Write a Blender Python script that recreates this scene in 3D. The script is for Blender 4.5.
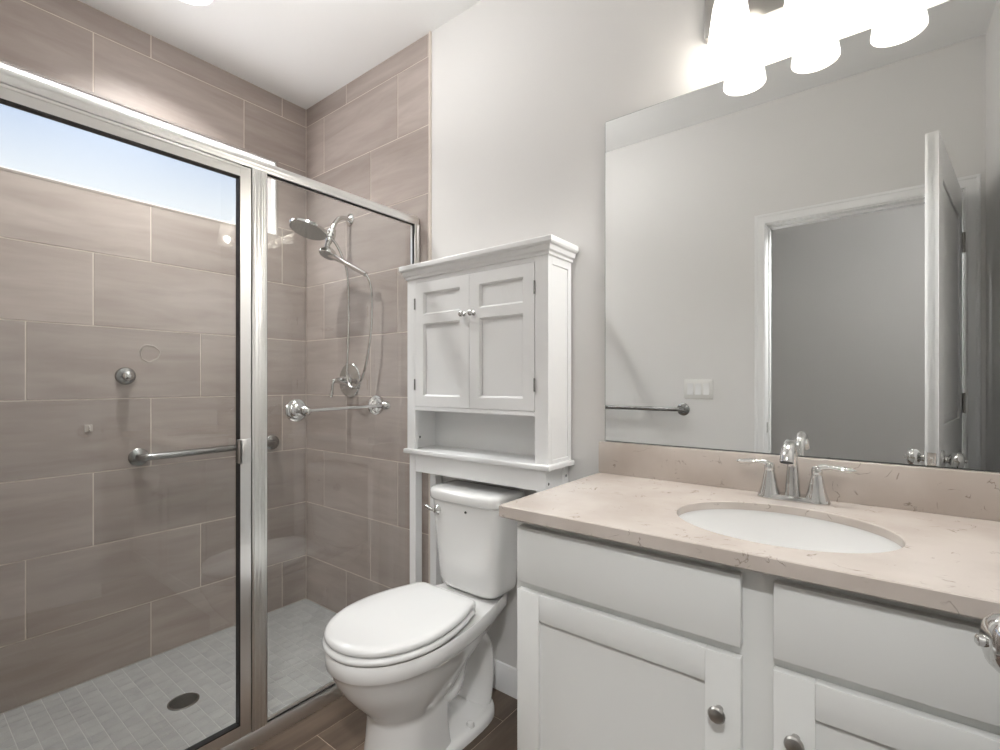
import bpy, bmesh, math, random
from mathutils import Vector, Matrix
random.seed(7)
S = bpy.context.scene
for o in list(bpy.data.objects): bpy.data.objects.remove(o, do_unlink=True)
C = S.collection
PI = math.pi

# ------------------------------------------------------------------ camera
cam = bpy.data.cameras.new('camera'); co = bpy.data.objects.new('camera', cam); C.objects.link(co)
cam.sensor_fit = 'HORIZONTAL'; cam.sensor_width = 36.0; cam.lens = 486.5 / 1000 * 36
co.location = (2.5308, -1.4977, 1.2108); co.rotation_euler = (PI/2, 0, math.radians(37.66))
cam.shift_y = 7.6 / 1000; cam.clip_start = 0.01
S.camera = co
# ------------------------------------------------------------------ view, sky
vs = S.view_settings
vs.view_transform = 'Standard'; vs.look = 'None'; vs.gamma = 1; vs.use_curve_mapping = False
vs.exposure = 0.1
w = bpy.data.worlds.new('sky'); S.world = w; w.use_nodes = True
nt = w.node_tree; nt.nodes.clear()
wo = nt.nodes.new('ShaderNodeOutputWorld'); bg = nt.nodes.new('ShaderNodeBackground')
tc = nt.nodes.new('ShaderNodeTexCoord'); sp = nt.nodes.new('ShaderNodeSeparateXYZ'); rp = nt.nodes.new('ShaderNodeValToRGB')
# bright sunlit ground below, white haze over the horizon, pale blue, brilliant cloud overhead
WS = 20.0; e = rp.color_ramp.elements
mr = nt.nodes.new('ShaderNodeMapRange'); mr.inputs['From Min'].default_value = -1; mr.inputs['From Max'].default_value = 1
stops = [(-0.15, (1.0, 0.98, 0.95), 6.0), (0.02, (1.0, 1.0, 1.0), 1.1), (0.29, (0.95, 0.98, 1.0), 0.98), (0.40, (0.58, 0.72, 0.97), 0.90), (0.47, (0.58, 0.72, 0.97), 0.95), (0.62, (0.96, 0.98, 1.0), 20.0)]
e[0].position = (stops[0][0]+1)/2; e[1].position = (stops[-1][0]+1)/2
for z_, c_, k_ in stops[1:-1]: e.new((z_+1)/2)
for el, (z_, c_, k_) in zip(e, stops): el.color = (*[v*k_/WS for v in c_], 1)
nt.links.new(tc.outputs['Generated'], sp.inputs[0]); nt.links.new(sp.outputs['Z'], mr.inputs[0]); nt.links.new(mr.outputs[0], rp.inputs[0])
nt.links.new(rp.outputs[0], bg.inputs[0]); bg.inputs[1].default_value = WS
nt.links.new(bg.outputs[0], wo.inputs[0])

# ------------------------------------------------------------------ lamps of the room, then added fill lights without fixtures
def lamp(name, kind, loc, power, size=0.05, color=(1, 0.995, 0.985), rot=(0, 0, 0)):
    l = bpy.data.lights.new(name, kind); l.energy = power; l.color = color
    if kind == 'AREA': l.shape = 'DISK'; l.size = size
    else: l.shadow_soft_size = size
    o = bpy.data.objects.new(name, l); C.objects.link(o); o.location = loc; o.rotation_euler = rot
    return o
SHX = [2.223, 2.400, 2.577]; SHY = -0.096
PV, PS, PR, PH, PE = 9.5, 10.5, 7.8, 6.0, 115.0
for x in SHX: lamp('vanity_bulb_light', 'POINT', (x, SHY, 2.128), PV, 0.022)
lamp('shower_downlight', 'AREA', (0.415, -0.745, 2.735), PS, 0.13).data.spread = math.radians(120)
lamp('room_fill_light', 'POINT', (1.10, -0.74, 2.50), PR, 0.12)  # added fill, no fixture: brightens the ceiling and back wall from out of view
lamp('hall_fill_light', 'POINT', (3.35, -2.05, 2.10), PH, 0.12)  # added unseen light that lifts the hall reflected in the mirror
hl = lamp('doorway_fill_spot', 'SPOT', (2.58, -1.80, 2.25), PE, 0.08)  # added frontal fill hidden behind the door head, aimed at vanity and toilet
hl.rotation_euler = (Vector((1.75, -0.35, 0.75))-Vector(hl.location)).to_track_quat('-Z', 'Y').to_euler()
hl.data.spot_size = math.radians(110); hl.data.spot_blend = 1.0

# ------------------------------------------------------------------ materials
def nodes(name):
    m = bpy.data.materials.new(name); m.use_nodes = True
    n = m.node_tree.nodes; l = m.node_tree.links
    return m, n, l, n['Principled BSDF']
def pmat(name, col, rough=0.5, metal=0.0, coat=0.0, bump=0.0, bscale=200.0, var=0.0, vscale=3.0, spec=0.5):
    m, n, l, b = nodes(name)
    b.inputs['Base Color'].default_value = (*col, 1); b.inputs['Roughness'].default_value = rough
    b.inputs['Metallic'].default_value = metal; b.inputs['Coat Weight'].default_value = coat
    b.inputs['Coat Roughness'].default_value = 0.05; b.inputs['Specular IOR Level'].default_value = spec
    t = n.new('ShaderNodeTexCoord')
    if var:
        nz = n.new('ShaderNodeTexNoise'); nz.inputs['Scale'].default_value = vscale; l.new(t.outputs['Object'], nz.inputs['Vector'])
        mx = n.new('ShaderNodeMix'); mx.data_type = 'RGBA'
        mx.inputs['A'].default_value = (*[c*(1-var) for c in col], 1); mx.inputs['B'].default_value = (*[min(1, c*(1+var)) for c in col], 1)
        l.new(nz.outputs['Fac'], mx.inputs['Factor']); l.new(mx.outputs['Result'], b.inputs['Base Color'])
    if bump:
        nz = n.new('ShaderNodeTexNoise'); nz.inputs['Scale'].default_value = bscale; l.new(t.outputs['Object'], nz.inputs['Vector'])
        bp = n.new('ShaderNodeBump'); bp.inputs['Strength'].default_value = bump; bp.inputs['Distance'].default_value = 0.002
        l.new(nz.outputs['Fac'], bp.inputs['Height']); l.new(bp.outputs['Normal'], b.inputs['Normal'])
    return m
def tilemat(name, c1, c2, stretch, rough=0.3, vary=0.10, nscale=1.0, contrast=(0.35, 0.68)):
    """glazed tile: streaks running along the tile, each tile its own tone (face attribute tv)"""
    m, n, l, b = nodes(name)
    t = n.new('ShaderNodeTexCoord'); mp = n.new('ShaderNodeMapping'); mp.inputs['Scale'].default_value = stretch
    at = n.new('ShaderNodeAttribute'); at.attribute_name = 'tv'
    mu = n.new('ShaderNodeMath'); mu.operation = 'MULTIPLY'; mu.inputs[1].default_value = 37.0
    nz = n.new('ShaderNodeTexNoise'); nz.noise_dimensions = '4D'; nz.inputs['Scale'].default_value = nscale
    nz.inputs['Detail'].default_value = 5; nz.inputs['Roughness'].default_value = 0.6; nz.inputs['Distortion'].default_value = 0.6
    l.new(t.outputs['Object'], mp.inputs[0]); l.new(mp.outputs[0], nz.inputs['Vector'])
    l.new(at.outputs['Fac'], mu.inputs[0]); l.new(mu.outputs[0], nz.inputs['W'])
    r = n.new('ShaderNodeValToRGB'); r.color_ramp.elements[0].color = (*c1, 1); r.color_ramp.elements[1].color = (*c2, 1)
    r.color_ramp.elements[0].position = contrast[0]; r.color_ramp.elements[1].position = contrast[1]
    l.new(nz.outputs['Fac'], r.inputs[0])
    ma = n.new('ShaderNodeMapRange'); ma.inputs['To Min'].default_value = 1-vary; ma.inputs['To Max'].default_value = 1+vary
    l.new(at.outputs['Fac'], ma.inputs['Value'])
    mx = n.new('ShaderNodeMix'); mx.data_type = 'RGBA'; mx.blend_type = 'MULTIPLY'; mx.inputs['Factor'].default_value = 1
    l.new(r.outputs[0], mx.inputs['A']); l.new(ma.outputs[0], mx.inputs['B']); l.new(mx.outputs['Result'], b.inputs['Base Color'])
    b.inputs['Roughness'].default_value = rough
    return m
M = {}
M['paint'] = pmat('wall_paint', (0.775, 0.762, 0.745), 0.7, bump=0.08, bscale=350)
M['hall_paint'] = M['paint']
M['ceil'] = pmat('ceiling_paint', (0.88, 0.88, 0.87), 0.85, bump=0.25, bscale=120)
M['trim'] = pmat('trim_paint', (0.87, 0.87, 0.865), 0.35)
M['tile'] = tilemat('taupe_wall_tile', (0.35, 0.292, 0.260), (0.445, 0.385, 0.350), (2.2, 2.2, 14.0), 0.50)
M['grout'] = pmat('tile_grout', (0.70, 0.63, 0.56), 0.9, var=0.06, vscale=30)
M['mosaic'] = tilemat('grey_floor_mosaic', (0.33, 0.33, 0.325), (0.41, 0.41, 0.40), (10, 10, 10), 0.45, 0.03)
M['mosaic_grout'] = pmat('mosaic_grout', (0.56, 0.555, 0.54), 0.9)
M['plank'] = tilemat('wood_look_plank', (0.085, 0.060, 0.043), (0.185, 0.135, 0.100), (16, 1.6, 16), 0.35, 0.2)
M['plank_grout'] = pmat('plank_grout', (0.46, 0.38, 0.30), 0.9)
M['lacquer'] = pmat('white_lacquer', (0.89, 0.89, 0.882), 0.32)
M['vanity'] = pmat('vanity_paint', (0.76, 0.765, 0.745), 0.38)
M['porcelain'] = pmat('white_porcelain', (0.84, 0.835, 0.82), 0.12, coat=0.4)
M['seat'] = pmat('white_seat_plastic', (0.76, 0.76, 0.75), 0.22)
M['chrome'] = pmat('chrome', (0.66, 0.66, 0.65), 0.10, 1.0)
M['satin'] = pmat('brushed_aluminium', (0.84, 0.835, 0.82), 0.30, 1.0)
M['steel'] = pmat('brushed_steel', (0.33, 0.33, 0.325), 0.26, 1.0)
M['knob'] = pmat('satin_nickel', (0.45, 0.44, 0.42), 0.28, 1.0)
M['black'] = pmat('black_rubber', (0.012, 0.012, 0.012), 0.5)
M['dark'] = pmat('dark_hole', (0.05, 0.05, 0.05), 0.6)
M['plastic'] = pmat('switch_plastic', (0.82, 0.81, 0.78), 0.35)
M['residue'] = pmat('dried_residue', (0.52, 0.47, 0.43), 0.6)
M['mirror'] = pmat('mirror_silver', (0.88, 0.89, 0.885), 0.0, 1.0)
M['mirror_edge'] = pmat('mirror_edge', (0.16, 0.18, 0.17), 0.3)
M['nozzle'] = pmat('shower_nozzle_plate', (0.42, 0.41, 0.39), 0.45)
M['exterior'] = pmat('window_frame_vinyl', (0.8, 0.8, 0.8), 0.4)
def quartz():
    m, n, l, b = nodes('beige_quartz')
    t = n.new('ShaderNodeTexCoord')
    n1 = n.new('ShaderNodeTexNoise'); n1.inputs['Scale'].default_value = 5; n1.inputs['Detail'].default_value = 6
    r1 = n.new('ShaderNodeValToRGB'); r1.color_ramp.elements[0].color = (0.515, 0.452, 0.402, 1); r1.color_ramp.elements[1].color = (0.615, 0.555, 0.505, 1)
    r1.color_ramp.elements[0].position = 0.35; r1.color_ramp.elements[1].position = 0.65
    l.new(t.outputs['Object'], n1.inputs['Vector']); l.new(n1.outputs['Fac'], r1.inputs[0])
    # thin broken veins: a narrow band of a distorted noise, kept only in scattered patches
    n2 = n.new('ShaderNodeTexNoise'); n2.inputs['Scale'].default_value = 13; n2.inputs['Detail'].default_value = 4; n2.inputs['Distortion'].default_value = 1.2
    r2 = n.new('ShaderNodeValToRGB'); e = r2.color_ramp.elements
    e[0].position = 0.485; e[0].color = (0, 0, 0, 1); e[1].position = 0.5; e[1].color = (1, 1, 1, 1); q = e.new(0.515); q.color = (0, 0, 0, 1)
    n3 = n.new('ShaderNodeTexNoise'); n3.inputs['Scale'].default_value = 24; n3.inputs['Detail'].default_value = 2
    r3 = n.new('ShaderNodeValToRGB'); r3.color_ramp.elements[0].position = 0.56; r3.color_ramp.elements[1].position = 0.64
    l.new(t.outputs['Object'], n2.inputs['Vector']); l.new(n2.outputs['Fac'], r2.inputs[0])
    l.new(t.outputs['Object'], n3.inputs['Vector']); l.new(n3.outputs['Fac'], r3.inputs[0])
    mu = n.new('ShaderNodeMath'); mu.operation = 'MULTIPLY'; l.new(r2.outputs[0], mu.inputs[0]); l.new(r3.outputs[0], mu.inputs[1])
    m2 = n.new('ShaderNodeMath'); m2.operation = 'MULTIPLY'; m2.inputs[1].default_value = 0.75; l.new(mu.outputs[0], m2.inputs[0])
    mx = n.new('ShaderNodeMix'); mx.data_type = 'RGBA'; mx.inputs['B'].default_value = (0.20, 0.155, 0.12, 1)
    l.new(m2.outputs[0], mx.inputs['Factor']); l.new(r1.outputs[0], mx.inputs['A']); l.new(mx.outputs['Result'], b.inputs['Base Color'])
    b.inputs['Roughness'].default_value = 0.22
    return m
M['quartz'] = quartz()
def glass(name, tint=(0.975, 0.985, 0.98), boost=1.8, rough=0.0):
    m, n, l, b = nodes(name); n.remove(b)
    tr = n.new('ShaderNodeBsdfTransparent'); tr.inputs[0].default_value = (*tint, 1)
    gl = n.new('ShaderNodeBsdfGlossy'); gl.inputs['Roughness'].default_value = rough; gl.inputs['Color'].default_value = (1, 1, 1, 1)
    fr = n.new('ShaderNodeFresnel'); fr.inputs[0].default_value = 1.5
    ge = n.new('ShaderNodeNewGeometry'); iv = n.new('ShaderNodeMath'); iv.operation = 'SUBTRACT'; iv.inputs[0].default_value = boost
    bk = n.new('ShaderNodeMath'); bk.operation = 'MULTIPLY'; bk.inputs[1].default_value = 10; l.new(ge.outputs['Backfacing'], bk.inputs[0]); l.new(bk.outputs[0], iv.inputs[1]); cl = n.new('ShaderNodeMath'); cl.operation = 'MAXIMUM'; cl.inputs[1].default_value = 0; l.new(iv.outputs[0], cl.inputs[0])
    mu = n.new('ShaderNodeMath'); mu.operation = 'MULTIPLY'; l.new(cl.outputs[0], mu.inputs[1]); l.new(fr.outputs[0], mu.inputs[0])
    mx = n.new('ShaderNodeMixShader'); l.new(mu.outputs[0], mx.inputs[0]); l.new(tr.outputs[0], mx.inputs[1]); l.new(gl.outputs[0], mx.inputs[2])
    l.new(mx.outputs[0], n['Material Output'].inputs[0])
    return m
M['glass'] = glass('shower_glass'); M['pane'] = glass('window_glass', (0.97, 0.98, 1.0), 0.8, 0.5)
def shade_mat():
    m, n, l, b = nodes('frosted_shade'); n.remove(b)
    tr = n.new('ShaderNodeBsdfTransparent'); tr.inputs[0].default_value = (1, 0.98, 0.95, 1)
    tl = n.new('ShaderNodeBsdfTranslucent'); tl.inputs[0].default_value = (0.95, 0.93, 0.89, 1)
    df = n.new('ShaderNodeBsdfDiffuse'); df.inputs[0].default_value = (0.85, 0.84, 0.80, 1)
    m1 = n.new('ShaderNodeMixShader'); m1.inputs[0].default_value = 0.5; l.new(tl.outputs[0], m1.inputs[1]); l.new(df.outputs[0], m1.inputs[2])
    m2 = n.new('ShaderNodeMixShader'); m2.inputs[0].default_value = 0.68; l.new(tr.outputs[0], m2.inputs[1]); l.new(m1.outputs[0], m2.inputs[2])
    l.new(m2.outputs[0], n['Material Output'].inputs[0])
    return m
M['shade'] = shade_mat()
def emit(name, col, s):
    m, n, l, b = nodes(name)
    b.inputs['Base Color'].default_value = (0.9, 0.9, 0.9, 1); b.inputs['Emission Color'].default_value = (*col, 1); b.inputs['Emission Strength'].default_value = s
    return m
def bulb_mat():
    m, n, l, b = nodes('lit_frosted_bulb'); n.remove(b)
    tr = n.new('ShaderNodeBsdfTransparent'); em = n.new('ShaderNodeEmission'); em.inputs[0].default_value = (1, 0.97, 0.92, 1); em.inputs[1].default_value = 6.0
    mx = n.new('ShaderNodeMixShader'); mx.inputs[0].default_value = 0.35; l.new(tr.outputs[0], mx.inputs[1]); l.new(em.outputs[0], mx.inputs[2])
    l.new(mx.outputs[0], n['Material Output'].inputs[0]); return m
M['bulb'] = bulb_mat(); M['lens'] = emit('lit_lens', (1, 0.98, 0.95), 3.0)

# ------------------------------------------------------------------ mesh helpers (all in world metres)
def nb(): return bmesh.new()
def box(bm, x0, x1, y0, y1, z0, z1, bev=0.0, seg=2):
    r = bmesh.ops.create_cube(bm, size=1)['verts']
    for v in r: v.co = Vector(((x0+x1)/2+v.co.x*(x1-x0), (y0+y1)/2+v.co.y*(y1-y0), (z0+z1)/2+v.co.z*(z1-z0)))
    if bev:
        es = list({e for v in r for e in v.link_edges})
        bmesh.ops.bevel(bm, geom=es, offset=bev, segments=seg, affect='EDGES', profile=0.5)
    return bm
def ring_loft(bm, rings, cap0=True, cap1=True, closed=True):
    vr = [[bm.verts.new(p) for p in r] for r in rings]
    for a, b in zip(vr, vr[1:]):
        n = len(a)
        for i in range(n if closed else n-1): bm.faces.new((a[i], a[(i+1) % n], b[(i+1) % n], b[i]))
    if cap0: bm.faces.new(list(reversed(vr[0])))
    if cap1: bm.faces.new(vr[-1])
    return vr
def frame_of(axis):
    a = Vector(axis).normalized(); h = Vector((0, 0, 1)) if abs(a.z) < 0.9 else Vector((1, 0, 0))
    u = a.cross(h).normalized(); return a, u, a.cross(u).normalized()
def lathe(bm, base, axis, prof, n=28, cap0=True, cap1=True, sx=1.0, sy=1.0):
    """prof: list of (distance along axis, radius)"""
    a, u, v = frame_of(axis); b = Vector(base); rings = []
    for d, r in prof:
        rings.append([b + a*d + u*(math.cos(2*PI*i/n)*r*sx) + v*(math.sin(2*PI*i/n)*r*sy) for i in range(n)])
    ring_loft(bm, rings, cap0, cap1); return bm
def smooth_path(pts, sub=6):
    P = [Vector(p) for p in pts]; out = []
    for i in range(len(P)-1):
        p0 = P[max(i-1, 0)]; p1 = P[i]; p2 = P[i+1]; p3 = P[min(i+2, len(P)-1)]
        for k in range(sub):
            t = k/sub
            out.append(0.5*((2*p1)+(-p0+p2)*t+(2*p0-5*p1+4*p2-p3)*t*t+(-p0+3*p1-3*p2+p3)*t**3))
    out.append(P[-1]); return out
def tube(bm, path, rad, n=14, cap=True, scale=None):
    """rad: number or list; scale: optional (su, sv)"""
    P = [Vector(p) for p in path]; R = rad if isinstance(rad, (list, tuple)) else [rad]*len(P)
    rings = []; u = None
    for i, p in enumerate(P):
        t = (P[min(i+1, len(P)-1)] - P[max(i-1, 0)]).normalized()
        if u is None: _, u, _ = frame_of(t)
        u = (u - t*u.dot(t)).normalized(); v = t.cross(u)
        rings.append([p + u*(math.cos(2*PI*k/n)*R[i]) + v*(math.sin(2*PI*k/n)*R[i]) for k in range(n)])
    ring_loft(bm, rings, cap, cap); return bm
def prism(bm, prof, axis, a0, a1):
    """extrude a closed 2D profile; axis 'x': prof=(y,z); 'y': prof=(x,z); 'z': prof=(x,y)"""
    def P(p, a): return {'x': (a, p[0], p[1]), 'y': (p[0], a, p[1]), 'z': (p[0], p[1], a)}[axis]
    ring_loft(bm, [[P(p, a0) for p in prof], [P(p, a1) for p in prof]]); return bm
def frame_ring(bm, outer, inner, plane, d0, d1, bev=0.0):
    """a rectangular frame of four bars. outer/inner=(a0,a1,b0,b1) in plane 'xz' (depth y) or 'yz' (depth x)"""
    def bx(a0, a1, b0, b1):
        if plane == 'xz': box(bm, a0, a1, d0, d1, b0, b1, bev, 1)
        else: box(bm, d0, d1, a0, a1, b0, b1, bev, 1)
    bx(outer[0], inner[0], outer[2], outer[3]); bx(inner[1], outer[1], outer[2], outer[3])
    bx(inner[0], inner[1], outer[2], inner[2]); bx(inner[0], inner[1], inner[3], outer[3])
def obj(name, bm, mat, parent=None, label=None, cat=None, group=None, kind=None, ang=35, origin=None, flat=False, tv=None):
    bmesh.ops.recalc_face_normals(bm, faces=bm.faces[:])
    me = bpy.data.meshes.new(name); 
    if origin is None:
        if parent is not None: origin = Vector(parent['o'])
        else:
            xs = [v.co for v in bm.verts]
            lo = Vector([min(c[i] for c in xs) for i in range(3)]); hi = Vector([max(c[i] for c in xs) for i in range(3)])
            origin = Vector(((lo.x+hi.x)/2, (lo.y+hi.y)/2, lo.z)) if kind != 'structure' else Vector((0, 0, 0))
    origin = Vector(origin)
    bmesh.ops.translate(bm, verts=bm.verts[:], vec=-origin)
    bm.to_mesh(me); bm.free()
    for m in (mat if isinstance(mat, list) else [mat]): me.materials.append(m)
    if not flat:
        me.shade_smooth(); me.set_sharp_from_angle(angle=math.radians(ang))
    o = bpy.data.objects.new(name, me); C.objects.link(o)
    if parent is not None:
        o.parent = parent; o.location = origin - Vector(parent['o'])
    else: o.location = origin
    o['o'] = tuple(origin)
    tag(o, label, cat, group, kind); return o
def tag(o, label=None, cat=None, group=None, kind=None):
    if label: o['label'] = label
    if cat: o['category'] = cat
    if group: o['group'] = group
    if kind: o['kind'] = kind
def thing(name, loc, label, cat, group=None, kind=None):
    o = bpy.data.objects.new(name, None); C.objects.link(o); o.location = loc; o['o'] = tuple(loc); o.empty_display_size = 0.05
    tag(o, label, cat, group, kind); return o
def struct(name, bm, mat, parent=None, **k): return obj(name, bm, mat, parent, kind='structure', **k)

def tile_field(name, P, rects, gap, thick, chamfer, mats, back=None, parent=None):
    """one mesh: a grout bed with a raised tile per rect. P(a, b, h) maps plane coords + height to the world."""
    bm = nb(); tv = []
    lay = bm.faces.layers.float.new('tv')
    def face(vs, mi, val):
        f = bm.faces.new([bm.verts.new(v) for v in vs]); f.material_index = mi; f[lay] = val
    for (a0, a1, b0, b1) in rects:
        g = gap/2; val = random.random()
        A0, A1, B0, B1 = a0+g, a1-g, b0+g, b1-g
        if A1-A0 < 0.004 or B1-B0 < 0.004: continue
        c = chamfer; hi = thick; mid = thick-chamfer*0.6; lo = 0
        top = [(A0+c, B0+c), (A1-c, B0+c), (A1-c, B1-c), (A0+c, B1-c)]; edge = [(A0, B0), (A1, B0), (A1, B1), (A0, B1)]
        vt = [bm.verts.new(P(x, y, hi)) for x, y in top]; vm = [bm.verts.new(P(x, y, mid)) for x, y in edge]; vl = [bm.verts.new(P(x, y, lo)) for x, y in edge]
        fs = [bm.faces.new(vt)]
        for i in range(4):
            j = (i+1) % 4
            fs.append(bm.faces.new((vm[i], vm[j], vt[j], vt[i]))); fs.append(bm.faces.new((vl[i], vl[j], vm[j], vm[i])))
        for f in fs: f.material_index = 0; f[lay] = val
        # grout strip bed beneath and around the tile
        h = thick*0.45
        q = [bm.verts.new(P(x, y, h)) for x, y in ((a0, b0), (a1, b0), (a1, b1), (a0, b1))]
        f = bm.faces.new(q); f.material_index = 1; f[lay] = 0.5
    for r in (back or []):   # solid slabs behind, (x0,x1,y0,y1,z0,z1)
        n0 = set(bm.faces); box(bm, *r)
        for f in bm.faces:
            if f not in n0: f.material_index = 1; f[lay] = 0.5
    return struct(name, bm, mats, parent, flat=True)
def cut_rows(a0, a1, b_edges, joints, hole=None):
    """rows of running-bond tiles between a0..a1; joints(r) gives one joint position and the tile length. hole=(h0,h1,k0,k1) is left out"""
    out = []
    for r in range(len(b_edges)-1):
        b0, b1 = b_edges[r], b_edges[r+1]; j, L = joints(r)
        n0 = math.floor((a0-j)/L); e = [a0] + [j+L*k for k in range(n0, n0+60) if a0+1e-4 < j+L*k < a1-1e-4] + [a1]
        for s, t in zip(e, e[1:]):
            if not hole: out.append((s, t, b0, b1)); continue
            h0, h1, k0, k1 = hole
            if t <= h0 or s >= h1 or b1 <= k0 or b0 >= k1: out.append((s, t, b0, b1)); continue
            if b0 < k0: out.append((s, t, b0, k0))
            if b1 > k1: out.append((s, t, k1, b1))
            m0, m1 = max(b0, k0), min(b1, k1)
            if s < h0: out.append((s, h0, m0, m1))
            if t > h1: out.append((h1, t, m0, m1))
    return out

# ================================================================== ROOM SHELL
H = 2.745; FZ = 0.02; RX = 2.915; YF = -1.515; TX = 0.985   # ceiling, room floor, right wall, opposite wall, end of the wall tile
ZE = [0.0, 0.243] + [0.243+0.3*k for k in range(1, 9)] + [H]
WIN = (-1.36, -0.167, 1.995, 2.392)
# left wall of the shower, tiled, with the high window cut through
rects = cut_rows(-1.50, 0.0, ZE, lambda r: (-1.139 + [0.4, 0.0, 0.2][r % 3], 0.6), WIN)
T = 0.13
back = [(-T, -0.004, -1.63, 0.12, -0.1, WIN[2]), (-T, -0.004, -1.63, 0.12, WIN[3], H), (-T, -0.004, -1.63, WIN[0], WIN[2], WIN[3]), (-T, -0.004, WIN[1], 0.12, WIN[2], WIN[3])]
tile_field('wall_left', lambda a, b, h: (h-0.003, a, b), rects, 0.0046, 0.003, 0.0006, [M['tile'], M['grout']], back)
# back wall: tiled end of the shower, then paint
rects = cut_rows(0.0, TX, ZE, lambda r: (0.1747 + [0.2, 0.4, 0.0][r % 3], 0.6))
tile_field('wall_shower_end', lambda a, b, h: (a, 0.003-h, b), rects, 0.0046, 0.003, 0.0006, [M['tile'], M['grout']], [(0.0, TX, 0.004, 0.12, -0.1, H)])
struct('wall_back', box(nb(), TX, RX+0.12, 0.003, 0.12, -0.1, H), M['paint'], flat=True)
# the other end of the shower
rects = cut_rows(0.0, 0.90, ZE, lambda r: (0.3 + [0.2, 0.4, 0.0][r % 3], 0.6))
tile_field('wall_shower_near_end', lambda a, b, h: (a, -1.504+h, b), rects, 0.0046, 0.003, 0.0006, [M['tile'], M['grout']], [(0.0, 0.90, -1.63, -1.504, -0.1, H)])
# opposite wall around the doorway
DX0, DX1, DZ = 2.058, 2.842, 2.075
bm = nb(); box(bm, 0.90, DX0-0.018, -1.63, YF, -0.1, H); box(bm, DX1+0.018, RX+0.12, -1.63, YF, -0.1, H); box(bm, DX0-0.018, DX1+0.018, -1.63, YF, DZ+0.018, H)
struct('wall_front', bm, M['paint'], flat=True)
struct('wall_right', box(nb(), RX, RX+0.12, -1.63, 0.003, -0.1, H), M['paint'], flat=True)
bm = nb(); box(bm, -T, RX+0.9, -2.95, 0.12, H, H+0.1); struct('ceiling', bm, M['ceil'], flat=True)
# hallway beyond the door
bm = nb(); box(bm, 0.9, 3.8, -2.95, -2.83, -0.1, H); struct('wall_hall', bm, M['hall_paint'], flat=True)
struct('wall_hall_left', box(nb(), 0.78, 0.9, -2.95, -1.63, -0.1, H), M['hall_paint'], flat=True)
struct('wall_hall_right', box(nb(), 3.7, 3.8, -2.83, -1.63, -0.1, H), M['hall_paint'], flat=True)
struct('wall_hall_front', box(nb(), RX+0.12, 3.7, -1.75, -1.63, -0.1, H), M['hall_paint'], flat=True)
# floors
PW, PL = 0.152, 0.91
cols = [0.885 + PW*k for k in range(0, 20)]
offs = {0: -0.25, 1: -0.574, 2: -0.88, 3: -0.135, 4: -0.43, 5: -0.75}
rects = []
for k in range(len(cols)-1):
    x0, x1 = max(cols[k], 0.905), min(cols[k+1], 3.7)
    if x1 <= x0: continue
    j = offs[k % 6]; e = [-2.83] + [v for v in sorted(j + PL*i for i in range(-4, 3)) if -2.83 < v < 0] + [0.0]
    for s, t in zip(e, e[1:]): rects.append((x0, x1, s, t))
tile_field('floor', lambda a, b, h: (a, b, FZ-0.003+h), rects, 0.003, 0.003, 0.0006, [M['plank'], M['plank_grout']], [(0.905, 3.7, -2.83, 0.0, -0.1, FZ-0.003)])
g = 0.0503
rects = [(max(0.0, 0.0+g*i), min(0.905, g*(i+1)), max(-1.5, -1.5+g*j+0.0), min(0, -1.5+g*(j+1))) for i in range(18) for j in range(30)]
tile_field('floor_shower', lambda a, b, h: (a, b, -0.002+h), rects, 0.0022, 0.002, 0.0004, [M['mosaic'], M['mosaic_grout']], [(0.0, 0.905, -1.5, 0.0, -0.1, -0.002)])
# bullnose edge of the wall tile
bm = nb(); prism(bm, [(TX-0.004, 0.003), (TX-0.004, -0.002), (TX+0.001, -0.0045), (TX+0.007, -0.0045), (TX+0.010, -0.001), (TX+0.010, 0.003)], 'z', FZ, H)
struct('trim_1', bm, M['grout'])
# baseboards
def baseboard(name, a0, a1, axis, wall, sgn):
    p = [(wall, FZ), (wall+sgn*0.014, FZ), (wall+sgn*0.014, FZ+0.078), (wall+sgn*0.011, FZ+0.084), (wall+sgn*0.010, FZ+0.094), (wall+sgn*0.006, FZ+0.103), (wall, FZ+0.106)]
    struct(name, prism(nb(), p, axis, a0, a1), M['trim'])
baseboard('baseboard_back', TX+0.012, 1.822, 'x', 0.003, -1)
baseboard('baseboard_front', 0.955, 1.99, 'x', YF, 1)
# doorway trim: jamb lining and casing
bm = nb()
box(bm, DX0-0.018, DX0, -1.632, YF+0.002, FZ, DZ); box(bm, DX1, DX1+0.018, -1.632, YF+0.002, FZ, DZ); box(bm, DX0-0.018, DX1+0.018, -1.632, YF+0.002, DZ, DZ+0.018)
box(bm, DX0, DX0+0.011, -1.59, -1.555, FZ, DZ-0.011); box(bm, DX1-0.011, DX1, -1.59, -1.555, FZ, DZ-0.011); box(bm, DX0, DX1, -1.59, -1.555, DZ-0.011, DZ)
struct('trim_2', bm, M['trim'])
def casing(name, y, s):
    pf = [(0.004, 0.0), (0.004, 0.010), (0.007, 0.013), (0.012, 0.013), (0.016, 0.010), (0.040, 0.012), (0.046, 0.016), (0.054, 0.016), (0.057, 0.013), (0.057, 0.0)]
    bm = nb()
    ring_loft(bm, [[(DX0-t, y+s*d, FZ) for t, d in pf], [(DX0-t, y+s*d, DZ+t) for t, d in pf], [(DX1+t, y+s*d, DZ+t) for t, d in pf], [(DX1+t, y+s*d, FZ) for t, d in pf]])
    struct(name, bm, M['trim'], ang=25)
casing('trim_3', YF, 1); casing('trim_4', -1.63, -1)
obj('strike_plate', box(nb(), DX0-0.0005, DX0+0.002, -1.553, -1.522, 0.935, 0.992, 0.0008, 1), M['knob'], label='small dark metal strike plate on the left door jamb seen in mirror', cat='strike plate')
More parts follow.
